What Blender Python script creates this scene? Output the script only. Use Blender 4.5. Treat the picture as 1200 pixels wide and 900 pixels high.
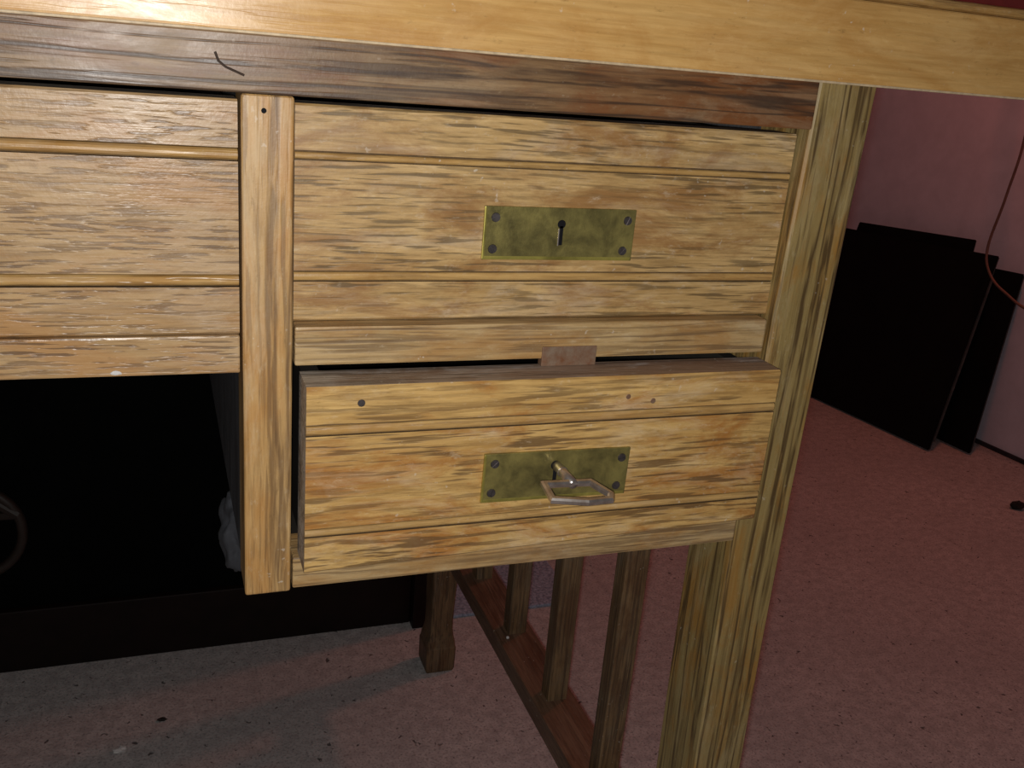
import bpy, bmesh, math, random
from mathutils import Vector, Matrix, noise

for o in list(bpy.data.objects):
    bpy.data.objects.remove(o, do_unlink=True)
SC = bpy.context.scene
COL = SC.collection

# ------------------------------------------------------------------ camera
def cam_rotation(yaw, pitch, roll):
    s, c = math.sin, math.cos
    f = Vector((s(yaw) * c(pitch), c(yaw) * c(pitch), -s(pitch)))
    rt = Vector((c(yaw), -s(yaw), 0))
    dn = f.cross(rt)
    right = c(roll) * rt + s(roll) * dn
    down = -s(roll) * rt + c(roll) * dn
    return right, down, f

CR, CD, CF = cam_rotation(math.radians(21.307), math.radians(19.183), math.radians(-5.071))
CAM = Vector((0.0, -0.4, 0.7576))
cd = bpy.data.cameras.new('camera')
cam = bpy.data.objects.new('camera', cd)
COL.objects.link(cam)
m = Matrix((CR, -CD, -CF)).transposed().to_4x4()
m.translation = CAM
cam.matrix_world = m
cd.sensor_width = 36.0
cd.lens = 1125.3 / 1200 * 36
cd.clip_start = 0.01
SC.camera = cam

# ------------------------------------------------------------------ world, lights, exposure
w = bpy.data.worlds.new('room_dark')
SC.world = w
w.use_nodes = True
bg = w.node_tree.nodes['Background']
bg.inputs['Color'].default_value = (0.90, 0.85, 0.95, 1)
bg.inputs['Strength'].default_value = 0.028

def point_light(name, loc, power, color, radius):
    ld = bpy.data.lights.new(name, 'POINT')
    ld.energy = power
    ld.color = color
    ld.shadow_soft_size = radius
    lo = bpy.data.objects.new(name, ld)
    lo.location = loc
    COL.objects.link(lo)
    return lo

# the flash beside the lens of the camera that took the photograph
point_light('camera_flash', CAM - CR * 0.004 + CD * 0.005, 6.4, (1.0, 0.97, 0.93), 0.004)
# the reddish lamp of the room, off to the right behind the desk
lamp = point_light('red_room_lamp', (1.36, 0.87, 1.42), 6.3, (1.0, 0.22, 0.12), 0.05)

SC.view_settings.view_transform = 'Standard'
SC.view_settings.look = 'None'
SC.view_settings.exposure = 0.0
SC.view_settings.gamma = 1.0
SC.view_settings.use_curve_mapping = False

# ------------------------------------------------------------------ materials
def new_mat(name):
    mt = bpy.data.materials.new(name)
    mt.use_nodes = True
    nt = mt.node_tree
    return mt, nt, nt.nodes['Principled BSDF']

def mix_col(nt, fac, a, b, blend='MIX'):
    n = nt.nodes.new('ShaderNodeMix')
    n.data_type = 'RGBA'
    n.blend_type = blend
    for sock, v in ((n.inputs[0], fac), (n.inputs[6], a), (n.inputs[7], b)):
        if hasattr(v, 'links'):
            nt.links.new(v, sock)
        else:
            sock.default_value = v if not isinstance(v, tuple) else (*v, 1)
    return n.outputs[2]

def noise_tex(nt, vec, scale, detail=3.0, rough=0.55, dist=0.0):
    n = nt.nodes.new('ShaderNodeTexNoise')
    n.inputs['Scale'].default_value = scale
    n.inputs['Detail'].default_value = detail
    n.inputs['Roughness'].default_value = rough
    n.inputs['Distortion'].default_value = dist
    nt.links.new(vec, n.inputs['Vector'])
    return n.outputs[0]

def ramp(nt, fac, stops):
    n = nt.nodes.new('ShaderNodeMapRange')
    n.inputs[1].default_value, n.inputs[2].default_value = stops[0], stops[1]
    n.inputs[3].default_value, n.inputs[4].default_value = stops[2], stops[3]
    nt.links.new(fac, n.inputs[0])
    return n.outputs[0]

def mathn(nt, op, a, b):
    n = nt.nodes.new('ShaderNodeMath')
    n.operation = op
    for i, v in enumerate((a, b)):
        if hasattr(v, 'links'):
            nt.links.new(v, n.inputs[i])
        else:
            n.inputs[i].default_value = v
    return n.outputs[0]

def mapped(nt, scale, loc, rot=(0, 0, 0)):
    tc = nt.nodes.new('ShaderNodeTexCoord')
    mp = nt.nodes.new('ShaderNodeMapping')
    mp.inputs['Scale'].default_value = scale
    mp.inputs['Location'].default_value = loc
    mp.inputs['Rotation'].default_value = rot
    nt.links.new(tc.outputs['Object'], mp.inputs['Vector'])
    return mp.outputs[0]

def oak(name, axis='X', light=(0.52, 0.33, 0.14), mid=(0.40, 0.23, 0.085), pore=(0.10, 0.055, 0.025),
        stain=(0.30, 0.12, 0.03), stain_amt=0.5, pore_amt=0.8, pore_len=7.0, pore_fine=420.0,
        line_amt=0.0, line_scale=210.0, wear=(0.62, 0.50, 0.36), wear_amt=0.25, rough=0.42, seed=0.0, coat=0.0,
        spec=0.5, bump=0.35, streak_amt=0.75, end_stain=None):
    mt, nt, bs = new_mat(name)
    def sc(along, across):
        return {'X': (along, across, across), 'Y': (across, along, across), 'Z': (across, across, along)}[axis]
    off = (seed * 3.71, seed * 1.93, seed * 2.57)
    # slow wander so that the grain is not ruler straight
    vbase = mapped(nt, sc(5, 22), off)
    wander = nt.nodes.new('ShaderNodeTexNoise')
    wander.inputs['Scale'].default_value = 1.0
    wander.inputs['Detail'].default_value = 2.0
    nt.links.new(vbase, wander.inputs['Vector'])
    def warped(scale, amt):
        v = mapped(nt, scale, off)
        n = nt.nodes.new('ShaderNodeVectorMath')
        n.operation = 'MULTIPLY_ADD'
        nt.links.new(wander.outputs[1], n.inputs[0])
        n.inputs[1].default_value = (amt, amt, amt)
        nt.links.new(v, n.inputs[2])
        return n.outputs[0]
    tone = noise_tex(nt, warped(sc(15, 130), 2.2), 1.0, 7, 0.68)
    fine = noise_tex(nt, warped(sc(26, 620), 1.5), 1.0, 3, 0.6)
    pores = noise_tex(nt, warped(sc(pore_len * 3.6, pore_fine * 1.45), 2.6), 1.0, 2.5, 0.5)
    pgroup = noise_tex(nt, mapped(nt, sc(9, 60), (off[1], off[2], off[0])), 1.0, 2, 0.5)
    col = mix_col(nt, ramp(nt, tone, (0.32, 0.68, 0, 1)), mid, light)
    col = mix_col(nt, ramp(nt, fine, (0.35, 0.75, 0.0, 0.45)), col, tuple(c * 0.62 for c in mid))
    streak = noise_tex(nt, warped(sc(34, 460), 3.0), 1.0, 6, 0.7)
    col = mix_col(nt, ramp(nt, streak, (0.47, 0.66, 0.0, streak_amt)), col, tuple(0.55 * a + 0.45 * b for a, b in zip(pore, mid)))
    blot = noise_tex(nt, mapped(nt, sc(14, 42), (off[2], off[0], off[1])), 1.0, 7, 0.68, 0.6)
    col = mix_col(nt, mathn(nt, 'MULTIPLY', ramp(nt, blot, (0.47, 0.60, 0, 1)), stain_amt), col, stain)
    if end_stain:
        tcx = nt.nodes.new('ShaderNodeTexCoord')
        sx = nt.nodes.new('ShaderNodeSeparateXYZ')
        nt.links.new(tcx.outputs['Object'], sx.inputs[0])
        along = mathn(nt, 'ADD', sx.outputs[0], mathn(nt, 'MULTIPLY', blot, 0.12))
        col = mix_col(nt, ramp(nt, along, (end_stain[0], end_stain[1], 0, 0.8)), col, end_stain[2])
    blot2 = noise_tex(nt, mapped(nt, sc(14, 46), (off[0] + 9, off[2] + 4, off[1] + 2)), 1.0, 8, 0.72, 0.5)
    col = mix_col(nt, mathn(nt, 'MULTIPLY', ramp(nt, blot2, (0.52, 0.68, 0, 1)), wear_amt), col, wear)
    pm = mathn(nt, 'MULTIPLY', ramp(nt, pores, (0.535, 0.60, 0, 1)), ramp(nt, pgroup, (0.34, 0.58, 0.25, 1)))
    col = mix_col(nt, mathn(nt, 'MULTIPLY', pm, pore_amt), col, pore)
    hgt = pm
    grain = noise_tex(nt, mapped(nt, sc(120, 330), (off[2] + 5, off[1], off[0])), 1.0, 6, 0.75)
    col = mix_col(nt, ramp(nt, grain, (0.40, 0.28, 0.0, 0.55)), col, tuple(c * 0.45 for c in mid))
    col = mix_col(nt, ramp(nt, grain, (0.58, 0.74, 0.0, 0.45)), col, wear)
    if line_amt > 0:
        lines = noise_tex(nt, warped(sc(2.2, line_scale), 1.1), 1.0, 1.5, 0.45)
        ridge = mathn(nt, 'ABSOLUTE', mathn(nt, 'SUBTRACT', lines, 0.5), 0.0)
        ragged = noise_tex(nt, warped(sc(40, 500), 1.5), 1.0, 2, 0.5)
        lm = mathn(nt, 'MULTIPLY', ramp(nt, ridge, (0.012, 0.05, 1, 0)), ramp(nt, ragged, (0.36, 0.52, 0.25, 1)))
        col = mix_col(nt, mathn(nt, 'MULTIPLY', lm, line_amt), col, pore)
        hgt = mathn(nt, 'MAXIMUM', pm, lm)
    # small pale nicks and dust caught in the grain
    nick = noise_tex(nt, mapped(nt, (330, 330, 330), off), 1.0, 2, 0.5)
    nick2 = noise_tex(nt, mapped(nt, (26, 26, 26), (off[1] + 3, off[0], off[2])), 1.0, 2, 0.5)
    nm = mathn(nt, 'MULTIPLY', ramp(nt, nick, (0.69, 0.75, 0, 0.45)), ramp(nt, nick2, (0.52, 0.66, 0, 1)))
    col = mix_col(nt, nm, col, (0.75, 0.68, 0.58))
    nt.links.new(col, bs.inputs['Base Color'])
    rn = ramp(nt, blot2, (0.35, 0.75, rough - 0.08, rough + 0.18))
    nt.links.new(rn, bs.inputs['Roughness'])
    bs.inputs['Specular IOR Level'].default_value = spec
    if coat:
        bs.inputs['Coat Weight'].default_value = coat
        bs.inputs['Coat Roughness'].default_value = 0.22
    hsum = mathn(nt, 'SUBTRACT', mathn(nt, 'MULTIPLY', fine, 0.35), mathn(nt, 'MULTIPLY', hgt, 0.6))
    grit = noise_tex(nt, mapped(nt, (520, 520, 520), off), 1.0, 2, 0.6)
    hsum = mathn(nt, 'ADD', hsum, mathn(nt, 'MULTIPLY', grit, 0.25))
    bp = nt.nodes.new('ShaderNodeBump')
    bp.inputs['Strength'].default_value = bump
    bp.inputs['Distance'].default_value = 0.0006
    nt.links.new(hsum, bp.inputs['Height'])
    nt.links.new(bp.outputs[0], bs.inputs['Normal'])
    return mt

def plain(name, base, rough=0.6, metal=0.0, vary=0.25, scale=60, second=None, spec=0.5, bump=0.0, bscale=200):
    mt, nt, bs = new_mat(name)
    v = mapped(nt, (scale, scale, scale), (base[0] * 7, 0, 0))
    n = noise_tex(nt, v, 1.0, 5, 0.62, 0.3)
    b = second or tuple(c * (1 - vary) for c in base)
    nt.links.new(mix_col(nt, ramp(nt, n, (0.35, 0.68, 0, 1)), base, b), bs.inputs['Base Color'])
    bs.inputs['Roughness'].default_value = rough
    bs.inputs['Metallic'].default_value = metal
    bs.inputs['Specular IOR Level'].default_value = spec
    if bump:
        bn = noise_tex(nt, mapped(nt, (bscale,) * 3, (0, 0, 0)), 1.0, 4, 0.6)
        bp = nt.nodes.new('ShaderNodeBump')
        bp.inputs['Strength'].default_value = bump
        bp.inputs['Distance'].default_value = 0.002
        nt.links.new(bn, bp.inputs['Height'])
        nt.links.new(bp.outputs[0], bs.inputs['Normal'])
    return mt

M = {}
M['top_oak'] = oak('oak_honey', 'X', (0.66, 0.41, 0.15), (0.55, 0.31, 0.095), (0.36, 0.17, 0.04), (0.40, 0.17, 0.03),
                   0.35, 0.25, 6, 300, streak_amt=0.3, wear=(0.70, 0.46, 0.19), wear_amt=0.35, rough=0.34, seed=1, bump=0.2)
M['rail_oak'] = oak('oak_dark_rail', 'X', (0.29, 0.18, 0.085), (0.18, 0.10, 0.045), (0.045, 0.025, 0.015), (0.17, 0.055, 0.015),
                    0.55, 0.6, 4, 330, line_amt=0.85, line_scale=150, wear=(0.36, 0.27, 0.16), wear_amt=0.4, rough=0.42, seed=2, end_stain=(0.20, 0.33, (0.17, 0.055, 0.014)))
M['left_oak'] = oak('oak_fine_pored', 'X', (0.50, 0.34, 0.17), (0.41, 0.25, 0.11), (0.11, 0.065, 0.04), (0.40, 0.19, 0.06),
                    0.45, 0.75, 16, 520, wear=(0.56, 0.42, 0.27), wear_amt=0.4, rough=0.36, seed=3, bump=0.5)
M['drawer_oak'] = oak('oak_worn_drawer', 'X', (0.67, 0.46, 0.205), (0.44, 0.265, 0.095), (0.11, 0.07, 0.03), (0.26, 0.12, 0.035),
                      0.75, 0.75, 9, 430, wear=(0.66, 0.55, 0.40), wear_amt=0.35, rough=0.45, seed=4)
M['drawer_oak_gold'] = oak('oak_golden_drawer', 'X', (0.72, 0.48, 0.18), (0.47, 0.265, 0.078), (0.12, 0.065, 0.025), (0.36, 0.14, 0.026),
                           0.8, 0.8, 9, 400, wear=(0.74, 0.60, 0.40), wear_amt=0.4, rough=0.45, seed=5)
M['bead_oak'] = oak('oak_bead', 'X', (0.60, 0.39, 0.15), (0.48, 0.28, 0.09), (0.16, 0.085, 0.035), (0.32, 0.14, 0.03),
                    0.4, 0.4, 9, 400, wear_amt=0.2, rough=0.32, seed=6)
M['stile_oak'] = oak('oak_stile', 'Z', (0.60, 0.39, 0.17), (0.49, 0.29, 0.105), (0.12, 0.065, 0.03), (0.46, 0.21, 0.05),
                     0.5, 0.5, 6, 330, line_amt=0.65, line_scale=95, wear=(0.66, 0.54, 0.36), wear_amt=0.35, rough=0.42, seed=7)
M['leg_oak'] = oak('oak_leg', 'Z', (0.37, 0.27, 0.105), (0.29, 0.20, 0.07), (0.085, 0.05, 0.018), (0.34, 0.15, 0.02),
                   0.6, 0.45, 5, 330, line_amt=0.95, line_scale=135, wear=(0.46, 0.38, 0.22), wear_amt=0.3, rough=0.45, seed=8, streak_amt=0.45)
M['mid_oak'] = oak('oak_middle_rail', 'X', (0.56, 0.40, 0.20), (0.45, 0.29, 0.12), (0.12, 0.07, 0.035), (0.34, 0.15, 0.03),
                   0.5, 0.7, 5, 380, line_amt=0.55, line_scale=140, wear=(0.60, 0.48, 0.30), wear_amt=0.4, rough=0.45, seed=9)
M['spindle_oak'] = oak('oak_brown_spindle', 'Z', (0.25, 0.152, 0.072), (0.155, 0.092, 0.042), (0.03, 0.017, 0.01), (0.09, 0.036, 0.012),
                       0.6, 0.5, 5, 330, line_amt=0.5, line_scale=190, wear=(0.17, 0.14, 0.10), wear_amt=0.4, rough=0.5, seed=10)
M['stretcher_oak'] = oak('oak_red_brown', 'Y', (0.22, 0.125, 0.075), (0.155, 0.085, 0.05), (0.03, 0.014, 0.009), (0.09, 0.03, 0.011),
                         0.5, 0.4, 5, 330, line_amt=0.2, wear=(0.18, 0.13, 0.10), wear_amt=0.25, rough=0.5, seed=11)
M['pale_arris'] = plain('pale_worn_oak', (0.62, 0.48, 0.30), 0.5, 0, 0.35, 220)
M['bare_wood'] = oak('bare_grey_wood', 'X', (0.58, 0.52, 0.45), (0.38, 0.31, 0.235), (0.05, 0.035, 0.025), (0.16, 0.085, 0.035),
                     0.6, 0.5, 6, 330, line_amt=0.3, wear=(0.60, 0.58, 0.57), wear_amt=0.7, rough=0.55, seed=12, end_stain=(0.12, 0.26, (0.24, 0.13, 0.075)))
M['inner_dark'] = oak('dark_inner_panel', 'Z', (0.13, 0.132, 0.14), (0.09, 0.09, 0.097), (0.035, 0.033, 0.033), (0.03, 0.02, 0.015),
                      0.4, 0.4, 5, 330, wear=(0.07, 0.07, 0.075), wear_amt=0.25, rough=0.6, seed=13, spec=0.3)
M['inner_black'] = plain('inner_wood_painted_unlit', (0.03, 0.026, 0.022), 0.8, 0, 0.3, 60, spec=0.1)  # near black: the darkness inside the drawer gaps is painted into the wood
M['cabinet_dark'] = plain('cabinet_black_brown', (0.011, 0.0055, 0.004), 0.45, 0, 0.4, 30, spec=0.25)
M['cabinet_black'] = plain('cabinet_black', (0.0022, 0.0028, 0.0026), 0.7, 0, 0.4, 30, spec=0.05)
M['brass'] = plain('tarnished_brass', (0.40, 0.34, 0.11), 0.38, 0.65, 0.5, 75, second=(0.14, 0.12, 0.045), bump=0.12, bscale=260)
M['brass_edge'] = plain('brass_bright', (0.62, 0.54, 0.13), 0.35, 0.7, 0.5, 60)
M['screw'] = plain('dull_steel_screw', (0.17, 0.15, 0.15), 0.4, 0.8, 0.5, 260)
M['steel'] = plain('old_key_steel', (0.66, 0.61, 0.57), 0.28, 0.9, 0.45, 150, second=(0.40, 0.33, 0.28))
M['rust'] = plain('rusted_iron', (0.26, 0.185, 0.13), 0.55, 0.35, 0.5, 130, second=(0.20, 0.085, 0.04), bump=0.2)
M['groove_dirt'] = plain('dirt_in_grooves', (0.14, 0.088, 0.045), 0.8, 0, 0.4, 200, spec=0.1)
M['scratch'] = plain('dark_scratch', (0.06, 0.04, 0.03), 0.7, 0, 0.3, 200, spec=0.2)
M['hole'] = plain('keyhole_dark', (0.01, 0.01, 0.012), 0.8, 0, 0.3, 60, spec=0.1)
M['red'] = plain('dark_red_cover', (0.14, 0.016, 0.014), 0.5, 0, 0.2, 80)
M['black_board'] = plain('matt_black_board', (0.006, 0.006, 0.006), 0.75, 0, 0.4, 12, spec=0.15)
M['board_edge'] = plain('board_edge_grey', (0.085, 0.09, 0.09), 0.8, 0, 0.5, 40, spec=0.2)
M['cable'] = plain('red_brown_cable', (0.21, 0.10, 0.07), 0.45, 0, 0.2, 60)
M['cloth'] = plain('grey_cloth', (0.04, 0.042, 0.05), 0.9, 0, 0.35, 90, bump=0.3, bscale=300)
M['ring'] = plain('dull_brown_ring', (0.028, 0.017, 0.012), 0.5, 0, 0.3, 60)
M['crumb_dark'] = plain('dark_crumb', (0.02, 0.016, 0.013), 0.9, 0, 0.3, 90)
M['crumb_white'] = plain('pale_crumb', (0.72, 0.70, 0.68), 0.8, 0, 0.2, 90)
M['mat'] = plain('pile_tinted_unlit', (0.46, 0.54, 0.68), 0.95, 0, 0.5, 260, second=(0.16, 0.20, 0.27), bump=0.8, bscale=330)  # blue grey tint puts the red lamp's missing light into the mat colour

def concrete():
    mt, nt, bs = new_mat('grey_concrete')
    big = noise_tex(nt, mapped(nt, (5, 5, 5), (2, 1, 0)), 1.0, 4, 0.6)
    med = noise_tex(nt, mapped(nt, (70, 70, 70), (0, 4, 0)), 1.0, 5, 0.65)
    fin = noise_tex(nt, mapped(nt, (330, 330, 330), (7, 0, 0)), 1.0, 3, 0.6)
    pit = noise_tex(nt, mapped(nt, (130, 130, 130), (3, 8, 0)), 1.0, 2, 0.5, 0.6)
    col = mix_col(nt, ramp(nt, big, (0.35, 0.65, 0, 1)), (0.52, 0.49, 0.48), (0.62, 0.585, 0.57))
    col = mix_col(nt, ramp(nt, med, (0.40, 0.62, 0.0, 0.75)), col, (0.40, 0.37, 0.365))
    col = mix_col(nt, ramp(nt, fin, (0.50, 0.66, 0.0, 0.8)), col, (0.27, 0.25, 0.245))
    col = mix_col(nt, ramp(nt, pit, (0.67, 0.73, 0.0, 0.85)), col, (0.07, 0.06, 0.058))
    nt.links.new(col, bs.inputs['Base Color'])
    bs.inputs['Roughness'].default_value = 0.9
    bs.inputs['Specular IOR Level'].default_value = 0.25
    h = mathn(nt, 'SUBTRACT', mathn(nt, 'ADD', mathn(nt, 'MULTIPLY', med, 0.6), mathn(nt, 'MULTIPLY', fin, 0.4)), ramp(nt, pit, (0.68, 0.76, 0, 0.7)))
    bp = nt.nodes.new('ShaderNodeBump')
    bp.inputs['Strength'].default_value = 0.45
    bp.inputs['Distance'].default_value = 0.003
    nt.links.new(h, bp.inputs['Height'])
    nt.links.new(bp.outputs[0], bs.inputs['Normal'])
    return mt
M['floor'] = concrete()
M['wall'] = plain('pale_lilac_plaster', (0.82, 0.76, 0.86), 0.85, 0, 0.12, 18, spec=0.3, bump=0.15, bscale=90)
M['base_strip'] = plain('dark_base_strip', (0.05, 0.04, 0.045), 0.8, 0, 0.4, 40, spec=0.2)
M['ceiling'] = plain('dim_ceiling', (0.45, 0.43, 0.42), 0.9, 0, 0.1, 10)

# ------------------------------------------------------------------ helpers
def thing(name, label, cat, loc=(0, 0, 0), group=None):
    o = bpy.data.objects.new(name, None)
    o.empty_display_size = 0.05
    o.location = loc
    COL.objects.link(o)
    tag(o, label, cat, group)
    return o

def tag(o, label, cat, group=None):
    o['label'] = label
    o['category'] = cat
    if group:
        o['group'] = group
    return o

def root_loc(o):
    v = Vector((0, 0, 0))
    while o:
        v += o.location
        o = o.parent
    return v

def obj(name, bm, mats, parent=None, label=None, smooth=False, origin=None):
    """bm is in world coordinates; the origin goes to the parent's root, or to the given point"""
    base = root_loc(parent) if parent else Vector(origin or (0, 0, 0))
    if parent and origin is not None:
        loc = Vector(origin) - base
        shift = Vector(origin)
    else:
        loc = Vector((0, 0, 0)) if parent else base
        shift = base
    bmesh.ops.translate(bm, verts=bm.verts, vec=-shift)
    bmesh.ops.recalc_face_normals(bm, faces=bm.faces)
    me = bpy.data.meshes.new(name)
    bm.to_mesh(me)
    bm.free()
    for mm in (mats if isinstance(mats, (list, tuple)) else [mats]):
        me.materials.append(mm)
    if smooth:
        for p in me.polygons:
            p.use_smooth = True
    o = bpy.data.objects.new(name, me)
    o.location = loc
    COL.objects.link(o)
    if parent:
        o.parent = parent
    if label:
        o['label'] = label
    return o

def structure(name, bm, mat):
    o = obj(name, bm, mat)
    o['kind'] = 'structure'
    return o

def box(x0, x1, y0, y1, z0, z1, bev=0.0, seg=2):
    bm = bmesh.new()
    bmesh.ops.create_cube(bm, size=1.0)
    for v in bm.verts:
        v.co = Vector((x0 if v.co.x < 0 else x1, y0 if v.co.y < 0 else y1, z0 if v.co.z < 0 else z1))
    if bev:
        bmesh.ops.bevel(bm, geom=list(bm.edges), offset=bev, segments=seg, profile=0.6, affect='EDGES')
    return bm

def loft(stations, ch=0.0012):
    """square, slightly chamfered section lofted up z; station = (z, x0, x1, y0, y1)"""
    bm = bmesh.new()
    rings = []
    for z, x0, x1, y0, y1 in stations:
        pts = [(x0 + ch, y0), (x1 - ch, y0), (x1, y0 + ch), (x1, y1 - ch), (x1 - ch, y1), (x0 + ch, y1), (x0, y1 - ch), (x0, y0 + ch)]
        rings.append([bm.verts.new((px, py, z)) for px, py in pts])
    for a, b in zip(rings, rings[1:]):
        for i in range(8):
            j = (i + 1) % 8
            bm.faces.new((a[i], a[j], b[j], b[i]))
    bm.faces.new(rings[0][::-1])
    bm.faces.new(rings[-1])
    return bm

def profile_x(pts, x0, x1, taper=None, top_slot=None, groove=()):
    """closed (y, z) profile extruded along x; taper(z, side) may shift z per end"""
    bm = bmesh.new()
    rings = []
    for k, x in enumerate((x0, x1)):
        rings.append([bm.verts.new((x, y, taper(z, k) if taper else z)) for y, z in pts])
    n = len(pts)
    for i in range(n):
        j = (i + 1) % n
        f = bm.faces.new((rings[0][i], rings[0][j], rings[1][j], rings[1][i]))
        if top_slot is not None and i in top_slot:
            f.material_index = 1
        if i in groove:
            f.material_index = 2
    for r in (rings[0][::-1], rings[1]):
        f = bm.faces.new(r)
        if top_slot is not None:
            f.material_index = 1
    return bm

def tube(points, r, sides=10, closed=False):
    bm = bmesh.new()
    P = [Vector(p) for p in points]
    n = len(P)
    rings = []
    ref = Vector((0.13, 0.21, 0.97)).normalized()
    for i, p in enumerate(P):
        a = P[(i - 1) % n] if (closed or i > 0) else p
        b = P[(i + 1) % n] if (closed or i < n - 1) else p
        t = (b - a).normalized()
        u = t.cross(ref)
        if u.length < 1e-4:
            u = t.cross(Vector((1, 0, 0)))
        u.normalize()
        v = t.cross(u)
        rings.append([bm.verts.new(p + r * (math.cos(2 * math.pi * k / sides) * u + math.sin(2 * math.pi * k / sides) * v)) for k in range(sides)])
    for i in range(n if closed else n - 1):
        a, b = rings[i], rings[(i + 1) % n]
        for k in range(sides):
            bm.faces.new((a[k], a[(k + 1) % sides], b[(k + 1) % sides], b[k]))
    if not closed:
        bm.faces.new(rings[0][::-1])
        bm.faces.new(rings[-1])
    return bm

def smooth_path(pts, per=8):
    P = [Vector(p) for p in pts]
    P = [2 * P[0] - P[1]] + P + [2 * P[-1] - P[-2]]
    out = []
    for i in range(1, len(P) - 2):
        for k in range(per):
            t = k / per
            a, b, c, d = P[i - 1], P[i], P[i + 1], P[i + 2]
            out.append(0.5 * ((2 * b) + (c - a) * t + (2 * a - 5 * b + 4 * c - d) * t * t + (3 * b - a - 3 * c + d) * t ** 3))
    out.append(P[-2])
    return out

def half_bead(x0, x1, yf, depth, za, zb, n=7):
    """a rounded moulding strip lying in a groove, its crown at y = yf"""
    pts = [(yf + depth, za)]
    for k in range(n + 1):
        a = math.pi * k / n
        pts.append((yf + depth * 0.8 * (1 - math.sin(a)), (za + zb) / 2 - (zb - za) / 2 * math.cos(a)))
    pts.append((yf + depth, zb))
    return profile_x(pts, x0, x1)

def drawer_front(x0, x1, yf, yb, z0, z1, grooves, depth=0.0013, ch=0.0009, z0r=None):
    """profile with a rebated channel for every bead; slot 1 on the top face and the ends"""
    pts = [(yb, z0), (yf + ch, z0), (yf, z0 + ch)]
    for za, zb in sorted(grooves):
        pts += [(yf, za), (yf + depth, za), (yf + depth, zb), (yf, zb)]
    pts += [(yf, z1 - ch), (yf + ch, z1), (yb, z1)]
    n = len(pts)
    tp = None
    if z0r is not None:
        tp = lambda z, k: z + (z0r - z0 if (k == 1 and z < z0 + ch * 1.5) else 0)
    return profile_x(pts, x0, x1, taper=tp, top_slot={n - 2, n - 1}, groove={i for k in range(len(grooves)) for i in (3 + 4 * k, 4 + 4 * k, 5 + 4 * k)})

def disc(cx, cz, yf, r, thick, seg=16, dome=0.0):
    """short cylinder on a vertical face, axis along y, towards the viewer"""
    bm = bmesh.new()
    rings = []
    prof = [(r, yf + thick), (r, yf + thick * 0.35), (r * 0.86, yf), (r * 0.45, yf - dome)]
    for rr, yy in prof:
        rings.append([bm.verts.new((cx + rr * math.cos(2 * math.pi * k / seg), yy, cz + rr * math.sin(2 * math.pi * k / seg))) for k in range(seg)])
    for a, b in zip(rings, rings[1:]):
        for k in range(seg):
            bm.faces.new((a[k], a[(k + 1) % seg], b[(k + 1) % seg], b[k]))
    bm.faces.new(rings[0][::-1])
    bm.faces.new(rings[-1])
    return bm

def screw_head(cx, cz, yf, r, ang):
    """round screw head split by a slot"""
    bm = bmesh.new()
    seg = 20
    gap = r * 0.16
    ca, sa = math.cos(ang), math.sin(ang)
    for side in (1, -1):
        a0 = math.asin(gap / r)
        arc = [a0 + (math.pi - 2 * a0) * k / (seg // 2) for k in range(seg // 2 + 1)]
        top, bot = [], []
        for a in arc:
            u, v = r * math.cos(a), side * r * math.sin(a)
            x, z = cx + u * ca - v * sa, cz + u * sa + v * ca
            bot.append(bm.verts.new((x, yf + 0.0006, z)))
            u2, v2 = u * 0.9, side * max(gap, abs(v) * 0.9)
            top.append(bm.verts.new((cx + u2 * ca - v2 * sa, yf, cz + u2 * sa + v2 * ca)))
        n = len(top)
        bm.faces.new(top)
        for k in range(n):
            bm.faces.new((bot[k], bot[(k + 1) % n], top[(k + 1) % n], top[k]))
    # the floor of the slot
    c = [bm.verts.new((cx + r * 0.95 * math.cos(2 * math.pi * k / seg), yf + 0.00045, cz + r * 0.95 * math.sin(2 * math.pi * k / seg))) for k in range(seg)]
    bm.faces.new(c)
    return bm

def join(*bms):
    out = bmesh.new()
    for b in bms:
        me = bpy.data.meshes.new('tmp')
        b.to_mesh(me)
        b.free()
        out.from_mesh(me)
        bpy.data.meshes.remove(me)
    return out

def lump(c, r, seed, squash=(1, 1, 1), sub=3, amp=0.35, freq=1.6):
    bm = bmesh.new()
    bmesh.ops.create_icosphere(bm, subdivisions=sub, radius=1.0)
    for v in bm.verts:
        d = v.co.normalized()
        k = 1 + amp * noise.noise(d * freq + Vector((seed, seed * 2.3, 1.1)))
        v.co = Vector(c) + Vector((d.x * squash[0], d.y * squash[1], d.z * squash[2])) * r * k
    return bm

# ------------------------------------------------------------------ structure
structure('floor', box(-2.6, 3.2, -2.4, 4.2, -0.06, 0.0), M['floor'])

def slanted_wall(off0, off1, z0, z1, y0=-2.4, y1=4.2):
    fx = lambda y: 1.7450 - 0.1115 * (y - 1.1226)
    bm = bmesh.new()
    vs = []
    for z in (z0, z1):
        vs.append([bm.verts.new((fx(y) + o, y, z)) for y, o in ((y0, off0), (y1, off0), (y1, off1), (y0, off1))])
    bm.faces.new(vs[0][::-1]); bm.faces.new(vs[1])
    for i in range(4):
        j = (i + 1) % 4
        bm.faces.new((vs[0][i], vs[0][j], vs[1][j], vs[1][i]))
    return bm

structure('wall_right', slanted_wall(0.0, 0.12, 0.0, 2.3), M['wall'])
structure('base_strip_right', slanted_wall(-0.006, 0.0, 0.0, 0.009), M['base_strip'])  # low dark strip drawn for the crack between wall and floor
structure('wall_back', box(-2.6, 1.39, 4.2, 4.3, 0.0, 2.3), M['wall'])
structure('ceiling', box(-2.6, 2.3, -2.4, 4.2, 2.3, 2.36), M['ceiling'])

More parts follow.
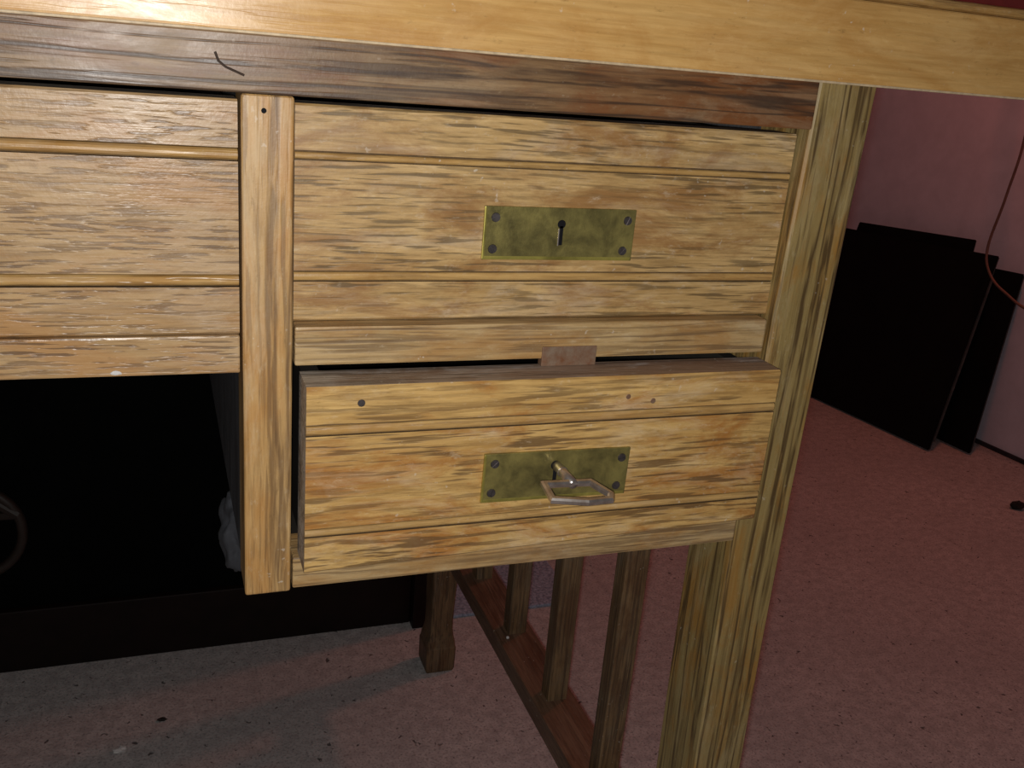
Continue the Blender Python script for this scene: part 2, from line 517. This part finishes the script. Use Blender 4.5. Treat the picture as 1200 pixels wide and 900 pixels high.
# ------------------------------------------------------------------ the desk
desk = thing('writing_desk', 'worn oak writing desk with brass key plates and a spindle end frame', 'desk', (0.0, 0.3, 0.0))

# top
DT = obj('desktop', box(-0.78, 0.47, -0.008, 0.628, 0.7550, 0.7920, 0.0016, 3), M['top_oak'], desk, 'honey coloured oak top with a thick plain edge')
obj('edge_bead', join(half_bead(-0.78, 0.47, -0.0068, 0.005, 0.7921, 0.7972), box(-0.775, 0.465, -0.002, 0.62, 0.7921, 0.7972)), M['bead_oak'], DT)

obj('lipping', box(-0.78, 0.47, -0.0084, -0.004, 0.7547, 0.7558, 0.0004), M['pale_arris'], DT, 'pale worn lower arris of the top')

# legs: bowed a few millimetres, spade feet like the rear leg shows
def leg(x0, x1, y0, y1, top=0.755, bow=0.0):
    cx, cy = (x0 + x1) / 2, (y0 + y1) / 2
    hx, hy = (x1 - x0) / 2, (y1 - y0) / 2
    st = [(0.0, 0.0175, 0.018), (0.004, 0.0187, 0.0192), (0.030, 0.0190, 0.0195), (0.034, 0.0190, 0.0195), (0.037, 0.0180, 0.0186), (0.044, 0.0172, 0.0178),
          (0.052, 0.0152, 0.016), (0.060, 0.0143, 0.0152), (0.072, 0.0140, 0.0150), (0.09, 0.0143, 0.0155)]
    out = []
    for z, a, b in st:
        out.append((z, cx - a, cx + a, cy - b, cy + b))
    for z in (0.14, 0.20, 0.26, 0.32, 0.38, 0.44, 0.50, 0.56, 0.62, 0.68, top):
        t = min(1.0, (z - 0.09) / 0.11)
        a = 0.0148 + (hx - 0.0148) * t
        b = 0.016 + (hy - 0.016) * t
        d = bow * math.sin(math.pi * max(0, min(1, (z - 0.3) / 0.455)))
        out.append((z, cx - a + d, cx + a + d, cy - b, cy + b))
    return loft(out)

obj('leg', leg(0.2990, 0.3328, 0.0, 0.043, bow=-0.0032), M['leg_oak'], desk, 'front right leg with bold straight grain')
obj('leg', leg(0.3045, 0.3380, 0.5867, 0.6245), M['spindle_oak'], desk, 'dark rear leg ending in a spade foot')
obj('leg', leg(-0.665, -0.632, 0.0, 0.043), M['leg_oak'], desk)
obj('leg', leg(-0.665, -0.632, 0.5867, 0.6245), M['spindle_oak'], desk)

# frame
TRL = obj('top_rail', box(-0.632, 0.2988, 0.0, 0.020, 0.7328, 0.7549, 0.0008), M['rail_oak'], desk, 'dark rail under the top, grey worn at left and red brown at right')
obj('scratch', tube([(0.0238, -0.0001, 0.7472), (0.0250, -0.0001, 0.7440), (0.0275, -0.0001, 0.7420), (0.0345, -0.0001, 0.7393)], 0.0005, 6), M['scratch'], TRL)
ST = obj('stile', box(0.0331, 0.0537, -0.0003, 0.026, 0.5085, 0.7327, 0.0016, 3), M['stile_oak'], desk, 'upright post between the drawers with a rounded foot')
obj('nail_head', disc(0.0418, 0.7266, -0.0004, 0.0011, 0.0004), M['hole'], ST)
obj('middle_rail', box(0.0546, 0.2930, 0.0, 0.022, 0.6203, 0.6380, 0.0012), M['mid_oak'], desk)
obj('strike_plate', box(0.1697, 0.1979, -0.0007, 0.004, 0.6168, 0.6264, 0.0003), M['rust'], desk, 'rusted iron lock strike')
obj('bottom_rail', box(0.0546, 0.2960, 0.0, 0.024, 0.5100, 0.5262, 0.0009), M['mid_oak'], desk)
KR = obj('kneehole_rail', box(-0.632, 0.0322, 0.0035, 0.020, 0.6168, 0.6336, 0.0009), M['left_oak'], desk)
obj('paint_fleck', lump((-0.0172, 0.0034, 0.6185), 0.0013, 4, (1.6, 0.4, 0.8), 2), M['crumb_white'], KR)

# pedestal case behind the stile
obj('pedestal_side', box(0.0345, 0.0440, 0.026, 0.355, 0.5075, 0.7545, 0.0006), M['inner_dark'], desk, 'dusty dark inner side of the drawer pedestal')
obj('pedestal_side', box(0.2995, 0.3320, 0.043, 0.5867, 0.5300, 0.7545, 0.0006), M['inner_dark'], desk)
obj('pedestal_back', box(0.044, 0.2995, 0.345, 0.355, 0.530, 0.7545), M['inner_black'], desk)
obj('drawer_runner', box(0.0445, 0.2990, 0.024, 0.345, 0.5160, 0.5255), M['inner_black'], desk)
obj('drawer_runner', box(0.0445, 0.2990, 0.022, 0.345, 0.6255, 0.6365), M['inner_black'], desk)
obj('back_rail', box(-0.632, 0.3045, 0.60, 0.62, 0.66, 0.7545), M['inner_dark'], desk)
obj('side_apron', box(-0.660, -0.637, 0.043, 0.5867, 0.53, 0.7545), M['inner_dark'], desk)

# spindle frame at the right end
ESF = obj('stretcher', box(0.2983, 0.3370, 0.0405, 0.590, 0.1980, 0.2176, 0.001), M['stretcher_oak'], desk, 'red brown low stretcher, black on its inner side')
random.seed(3)
for i, y in enumerate((0.137, 0.241, 0.3455, 0.4495, 0.5415)):
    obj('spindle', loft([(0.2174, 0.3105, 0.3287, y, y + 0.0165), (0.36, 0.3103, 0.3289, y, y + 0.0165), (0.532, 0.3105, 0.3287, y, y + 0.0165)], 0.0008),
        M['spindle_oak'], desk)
obj('white_crumb', lump((0.3075, 0.3400, 0.2186), 0.0016, 2, (1, 1, 0.9), 2), M['crumb_white'], ESF)

# ---- drawers
def key_plate(parent, x0, x1, z0, z1, yf, screws, tilt=0.0):
    c = Vector(((x0 + x1) / 2, yf, (z0 + z1) / 2))
    R = Matrix.Rotation(tilt, 3, 'Y')
    def rot(bm):
        for v in bm.verts:
            v.co = c + R @ (v.co - c)
        return bm
    kp = obj('key_plate', rot(box(x0, x1, yf - 0.0012, yf + 0.0004, z0, z1, 0.0004, 2)), M['brass'], parent, 'tarnished brass key plate')
    obj('plate_edge', rot(box(x0 - 0.00005, x0 + 0.0011, yf - 0.00135, yf, z0 + 0.0003, z1 - 0.0003, 0.0003)), M['brass_edge'], parent, 'bright rubbed brass edge')
    obj('plate_edge', rot(box(x0 + 0.0006, x1 - 0.0006, yf - 0.0013, yf, z0 + 0.0001, z0 + 0.0018, 0.0003)), M['brass_edge'], parent, 'bright rubbed brass edge')
    k = 0
    for sx, sz in ((x0 + 0.0053, z1 - 0.0050), (x1 - 0.0042, z1 - 0.0052), (x0 + 0.0048, z0 + 0.0050), (x1 - 0.0052, z0 + 0.0048)):
        obj('screw', rot(screw_head(sx, sz, yf - 0.00175, 0.0022, screws[k])), M['screw'], parent)
        k += 1
    return kp

def box_body(parent, x0, x1, y0, y1, z0, z1):
    t = 0.008
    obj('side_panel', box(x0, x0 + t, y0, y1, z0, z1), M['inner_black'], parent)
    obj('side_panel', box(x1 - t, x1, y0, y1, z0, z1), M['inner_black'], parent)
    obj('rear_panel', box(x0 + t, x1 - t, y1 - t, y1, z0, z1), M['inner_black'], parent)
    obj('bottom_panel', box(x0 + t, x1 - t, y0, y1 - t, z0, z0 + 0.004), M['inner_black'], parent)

# upper right drawer
yf = 0.008
g = [(0.6559, 0.6608), (0.7073, 0.7113)]
UD = obj('drawer', drawer_front(0.0549, 0.2968, yf, 0.026, 0.6384, 0.7298, g), [M['drawer_oak'], M['bare_wood'], M['groove_dirt']], desk, 'upper drawer, shut, its keyhole empty')
for za, zb in g:
    obj('bead', half_bead(0.0550, 0.2967, yf - 0.0002, 0.0014, za + 0.0004, zb - 0.0008), M['bead_oak'], UD)
key_plate(UD, 0.1385, 0.2140, 0.6664, 0.6908, yf, (0.4, 1.2, 2.0, 0.9))
obj('keyhole', join(disc(0.1762, 0.6833, yf - 0.0013, 0.0022, 0.0006), box(0.1753, 0.1773, yf - 0.0013, yf - 0.0004, 0.6735, 0.6826, 0.0002)), M['hole'], UD, 'empty keyhole')
obj('slot_rim', box(0.1748, 0.1755, yf - 0.0016, yf - 0.0008, 0.6732, 0.6812, 0.0002), M['steel'], UD)
box_body(UD, 0.058, 0.2935, 0.026, 0.33, 0.640, 0.727)

# lower right drawer, drawn out by its front
yf = -0.018
g = [(0.5455, 0.5500), (0.5942, 0.5996)]
LD = obj('drawer', drawer_front(0.0572, 0.2931, yf, 0.0035, 0.5278, 0.6167, g, z0r=0.5330), [M['drawer_oak_gold'], M['bare_wood'], M['groove_dirt']], desk, 'lower drawer, drawn out a little, with a key in its plate')
for za, zb in g:
    obj('bead', half_bead(0.0573, 0.2930, yf - 0.0002, 0.0014, za + 0.0004, zb - 0.0008), M['bead_oak'], LD)
key_plate(LD, 0.1382, 0.2130, 0.5560, 0.5808, yf, (0.75, 0.2, 1.4, 2.5), math.radians(0.8))
obj('keyhole', join(disc(0.1743, 0.5735, yf - 0.0013, 0.0026, 0.0006), box(0.1733, 0.1753, yf - 0.0013, yf - 0.0004, 0.5650, 0.5730, 0.0002)), M['hole'], LD)
obj('nail_head', disc(0.0806, 0.6089, yf - 0.0004, 0.0017, 0.0006, 12), M['screw'], LD)
obj('nail_head', disc(0.2089, 0.6062, yf - 0.0002, 0.0013, 0.0004, 12), M['rust'], LD)
obj('nail_head', disc(0.2225, 0.6035, yf - 0.0002, 0.0014, 0.0004, 12), M['rust'], LD)
box_body(LD, 0.060, 0.2905, 0.0035, 0.30, 0.5285, 0.6120)

# kneehole drawer at left
yf = 0.0048
g = [(0.6543, 0.6598), (0.7059, 0.7114)]
KD = obj('drawer', drawer_front(-0.60, 0.0322, yf, 0.024, 0.6340, 0.7300, g, 0.0026), [M['left_oak'], M['bare_wood'], M['groove_dirt']], desk, 'wide drawer over the kneehole, shut, glinting with varnish')
for za, zb in g:
    obj('bead', half_bead(-0.60, 0.0321, yf - 0.0009, 0.0034, za + 0.0004, zb - 0.0004), M['bead_oak'], KD)
box_body(KD, -0.595, 0.0300, 0.024, 0.40, 0.636, 0.728)

# ------------------------------------------------------------------ the key in the lower drawer
KX, KZ = 0.1746, 0.5735
key = thing('key', 'small steel key with an angular open bow, standing in the lower drawer lock', 'key', (KX, -0.0195, KZ))
obj('shank', join(tube([(KX, -0.0165, KZ), (KX, -0.0240, KZ), (KX, -0.0245, KZ), (KX, -0.0400, KZ - 0.0002)], 0.0023, 14)), M['steel'], key, smooth=True)
obj('collar', tube([(KX, -0.0262, KZ), (KX, -0.0272, KZ)], 0.0026, 14), M['steel'], key)
bow_pts = [(0.1610, -0.0385, 0.5735), (0.1838, -0.0385, 0.5728), (0.1893, -0.0490, 0.5712), (0.1880, -0.0520, 0.5702),
           (0.1770, -0.0520, 0.5700), (0.1614, -0.0485, 0.5707)]
def bar_loop(pts, hw, hh):
    """flat bar ring in the plane of the points, square section with chamfers"""
    P = [Vector(p) for p in pts]
    n = len(P)
    c = sum(P, Vector()) / n
    nrm = Vector()
    for i in range(n):
        nrm += (P[i] - c).cross(P[(i + 1) % n] - c)
    nrm.normalize()
    bm = bmesh.new()
    rings = []
    for i in range(n):
        d0 = (P[i] - P[i - 1]).normalized()
        d1 = (P[(i + 1) % n] - P[i]).normalized()
        bis = (d0 + d1).normalized()
        side = bis.cross(nrm)
        k = 1 / max(0.55, math.cos(d0.angle(d1) / 2))
        ring = []
        for a, b in ((1, .5), (.5, 1), (-.5, 1), (-1, .5), (-1, -.5), (-.5, -1), (.5, -1), (1, -.5)):
            ring.append(bm.verts.new(P[i] + side * (a * hw * k) + nrm * (b * hh)))
        rings.append(ring)
    for i in range(n):
        a, b = rings[i], rings[(i + 1) % n]
        for k in range(8):
            bm.faces.new((a[k], a[(k + 1) % 8], b[(k + 1) % 8], b[k]))
    return bm
obj('bow', bar_loop(bow_pts, 0.0015, 0.0017), M['steel'], key, 'angular open bow')

# ------------------------------------------------------------------ dark red thing on the top
rp = thing('red_cover', 'dark red flat cover lying on the desk top, only a sliver in view', 'cover', (0.50, 0.2, 0.7973))
obj('cover', box(0.30, 0.462, 0.0015, 0.26, 0.7973, 0.8180, 0.001), M['red'], rp)

# ------------------------------------------------------------------ dark cabinet behind
cab = thing('dark_cabinet', 'dark brown cabinet with black front and low plinth standing behind the desk', 'cabinet', (-0.3, 0.9, 0.0))
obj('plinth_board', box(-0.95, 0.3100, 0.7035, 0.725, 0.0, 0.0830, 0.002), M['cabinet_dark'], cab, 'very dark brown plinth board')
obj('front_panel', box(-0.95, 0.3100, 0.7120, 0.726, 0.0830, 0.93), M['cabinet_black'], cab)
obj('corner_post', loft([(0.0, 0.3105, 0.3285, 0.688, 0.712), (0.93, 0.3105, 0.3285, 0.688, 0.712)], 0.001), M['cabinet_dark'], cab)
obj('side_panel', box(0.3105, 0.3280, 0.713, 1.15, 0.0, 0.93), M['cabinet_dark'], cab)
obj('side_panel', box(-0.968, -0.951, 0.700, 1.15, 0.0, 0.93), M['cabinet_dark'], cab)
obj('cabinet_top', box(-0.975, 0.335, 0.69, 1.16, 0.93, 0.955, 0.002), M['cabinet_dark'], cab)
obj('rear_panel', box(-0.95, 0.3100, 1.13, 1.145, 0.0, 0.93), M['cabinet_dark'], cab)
# ring handle at the far left
RC = Vector((-0.2033, 0.690, 0.197)); RR = 0.050
ring = obj('ring_handle', tube([RC + Vector((RR * math.cos(a), 0, RR * 1.08 * math.sin(a))) for a in [2 * math.pi * k / 28 for k in range(28)]], 0.0058, 10, True),
           M['ring'], cab, 'dull brown ring', smooth=True)
E1 = RC + Vector((RR * 0.93, -0.002, 0.020))
obj('strap', tube([E1, RC + Vector((-0.005, 0.004, 0.060))], 0.006, 8), M['ring'], ring)
obj('strap', tube([E1, RC + Vector((-0.04, 0.016, 0.012))], 0.005, 8), M['ring'], ring)
obj('bracket', tube([RC + Vector((-0.05, 0.0, 0)), RC + Vector((-0.05, 0.023, 0))], 0.008, 10), M['ring'], ring)

# ------------------------------------------------------------------ crumpled cloth under the pedestal
bm = lump((0.0382, 0.112, 0.484), 0.016, 3, (0.58, 1.0, 1.6), 4, 0.4, 2.0)
for v in bm.verts:
    v.co.x += 0.0008 * math.sin(v.co.z * 330 + v.co.y * 260)
tag(obj('grey_cloth', bm, M['cloth'], None, smooth=True, origin=(0.0365, 0.112, 0.46)), 'crumpled grey rag hanging under the pedestal beside the stile', 'cloth')

# ------------------------------------------------------------------ leaning black boards at right
def board(name, corners, thick, label):
    """corners BR, BL, TL, TR of the front face"""
    BR, BL, TL, TR = [Vector(c) for c in corners]
    nrm = (BL - BR).cross(TR - BR).normalized()
    if nrm.x < 0:
        nrm = -nrm
    t = thing(name, label, 'board', ((BR.x + BL.x) / 2, (BR.y + BL.y) / 2, 0), 'black boards leaning on the wall')
    bm = bmesh.new()
    f = [bm.verts.new(c) for c in (BR, BL, TL, TR)]
    b = [bm.verts.new(c + nrm * thick) for c in (BR, BL, TL, TR)]
    bm.faces.new(f); bm.faces.new(b[::-1])
    for i in range(4):
        j = (i + 1) % 4
        bm.faces.new((f[i], f[j], b[j], b[i])).material_index = 1
    bmesh.ops.bevel(bm, geom=list(bm.edges), offset=min(0.004, thick * 0.3), segments=2, affect='EDGES')
    obj('panel', bm, [M['black_board'], M['board_edge']], t)
    return BR, BL, TL, TR, nrm, t

A = board('black_board', ((1.5760, 1.100, 0.004), (1.5000, 1.580, 0.004), (1.6160, 1.585, 0.405), (1.6860, 1.146, 0.428)), 0.008,
          'widest black board, front one of the stack leaning on the wall')
BR, BL, TL, TR, nrm, t = A
off = nrm * 0.0065 + Vector((0, -0.0012, 0))
obj('edge_strip', tube([BR + off + (TR - BR) * 0.05, BR + off + (TR - BR) * 0.45 + Vector((0, -0.001, 0)), BR + off + (TR - BR) * 0.88], 0.0022, 8), M['board_edge'], t, 'worn grey edge')
board('black_board', ((1.6200, 1.165, 0.004), (1.5600, 1.560, 0.004), (1.6420, 1.545, 0.425), (1.6940, 1.224, 0.447)), 0.006,
      'black board in the middle of the leaning stack, its top showing highest')
board('black_board', ((1.6600, 1.068, 0.004), (1.6150, 1.500, 0.004), (1.6750, 1.500, 0.378), (1.7260, 1.108, 0.398)), 0.010,
      'rearmost black board, upright against the wall, its side edge showing at right')

# ------------------------------------------------------------------ cable on the wall
cp = [(1.60, 1.10, 1.35), (1.615, 1.130, 0.95), (1.625, 1.100, 0.700), (1.628, 1.1110, 0.560), (1.628, 1.125, 0.455), (1.628, 1.108, 0.405), (1.632, 1.060, 0.372),
      (1.655, 0.98, 0.350), (1.73, 0.86, 0.41), (1.752, 0.80, 0.55)]
cable = obj('cable', tube(smooth_path(cp, 10), 0.0028, 8), M['cable'], None, smooth=True, origin=(1.62, 1.1, 0.4))
tag(cable, 'thin red brown cable hanging in a loop in front of the pale wall', 'cable')

# ------------------------------------------------------------------ small things on the floor
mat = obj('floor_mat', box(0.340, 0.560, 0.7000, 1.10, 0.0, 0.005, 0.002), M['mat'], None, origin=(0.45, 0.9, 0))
tag(mat, 'rough floor mat behind the spindles, tinted blue grey as if out of the red lamp', 'mat')
def crumb(name, c, r, sq, mat_, label, seed):
    tag(obj(name, lump(c, r, seed, sq, 2, 0.6, 2.0), mat_, None, origin=(c[0], c[1], 0)), label, 'debris', 'chips on the concrete floor')
crumb('dark_chip', (1.55, 0.83, 0.007), 0.013, (1.2, 0.9, 0.6), M['crumb_dark'], 'largest dark chip on the floor, far right near the wall', 1.3)
crumb('dark_chip', (-0.013, 0.572, 0.002), 0.0035, (1.4, 0.8, 0.6), M['crumb_dark'], 'dark chip on the floor in front of the plinth board', 2.6)
crumb('dark_chip', (0.6570, 0.4300, 0.002), 0.0045, (1.3, 0.9, 0.6), M['crumb_dark'], 'dark chip on the bare floor right of the front leg', 3.1)
crumb('pale_chip', (-0.057, 0.531, 0.002), 0.005, (1.5, 0.8, 0.5), M['crumb_white'], 'pale chip on the floor at lower left', 5.2)
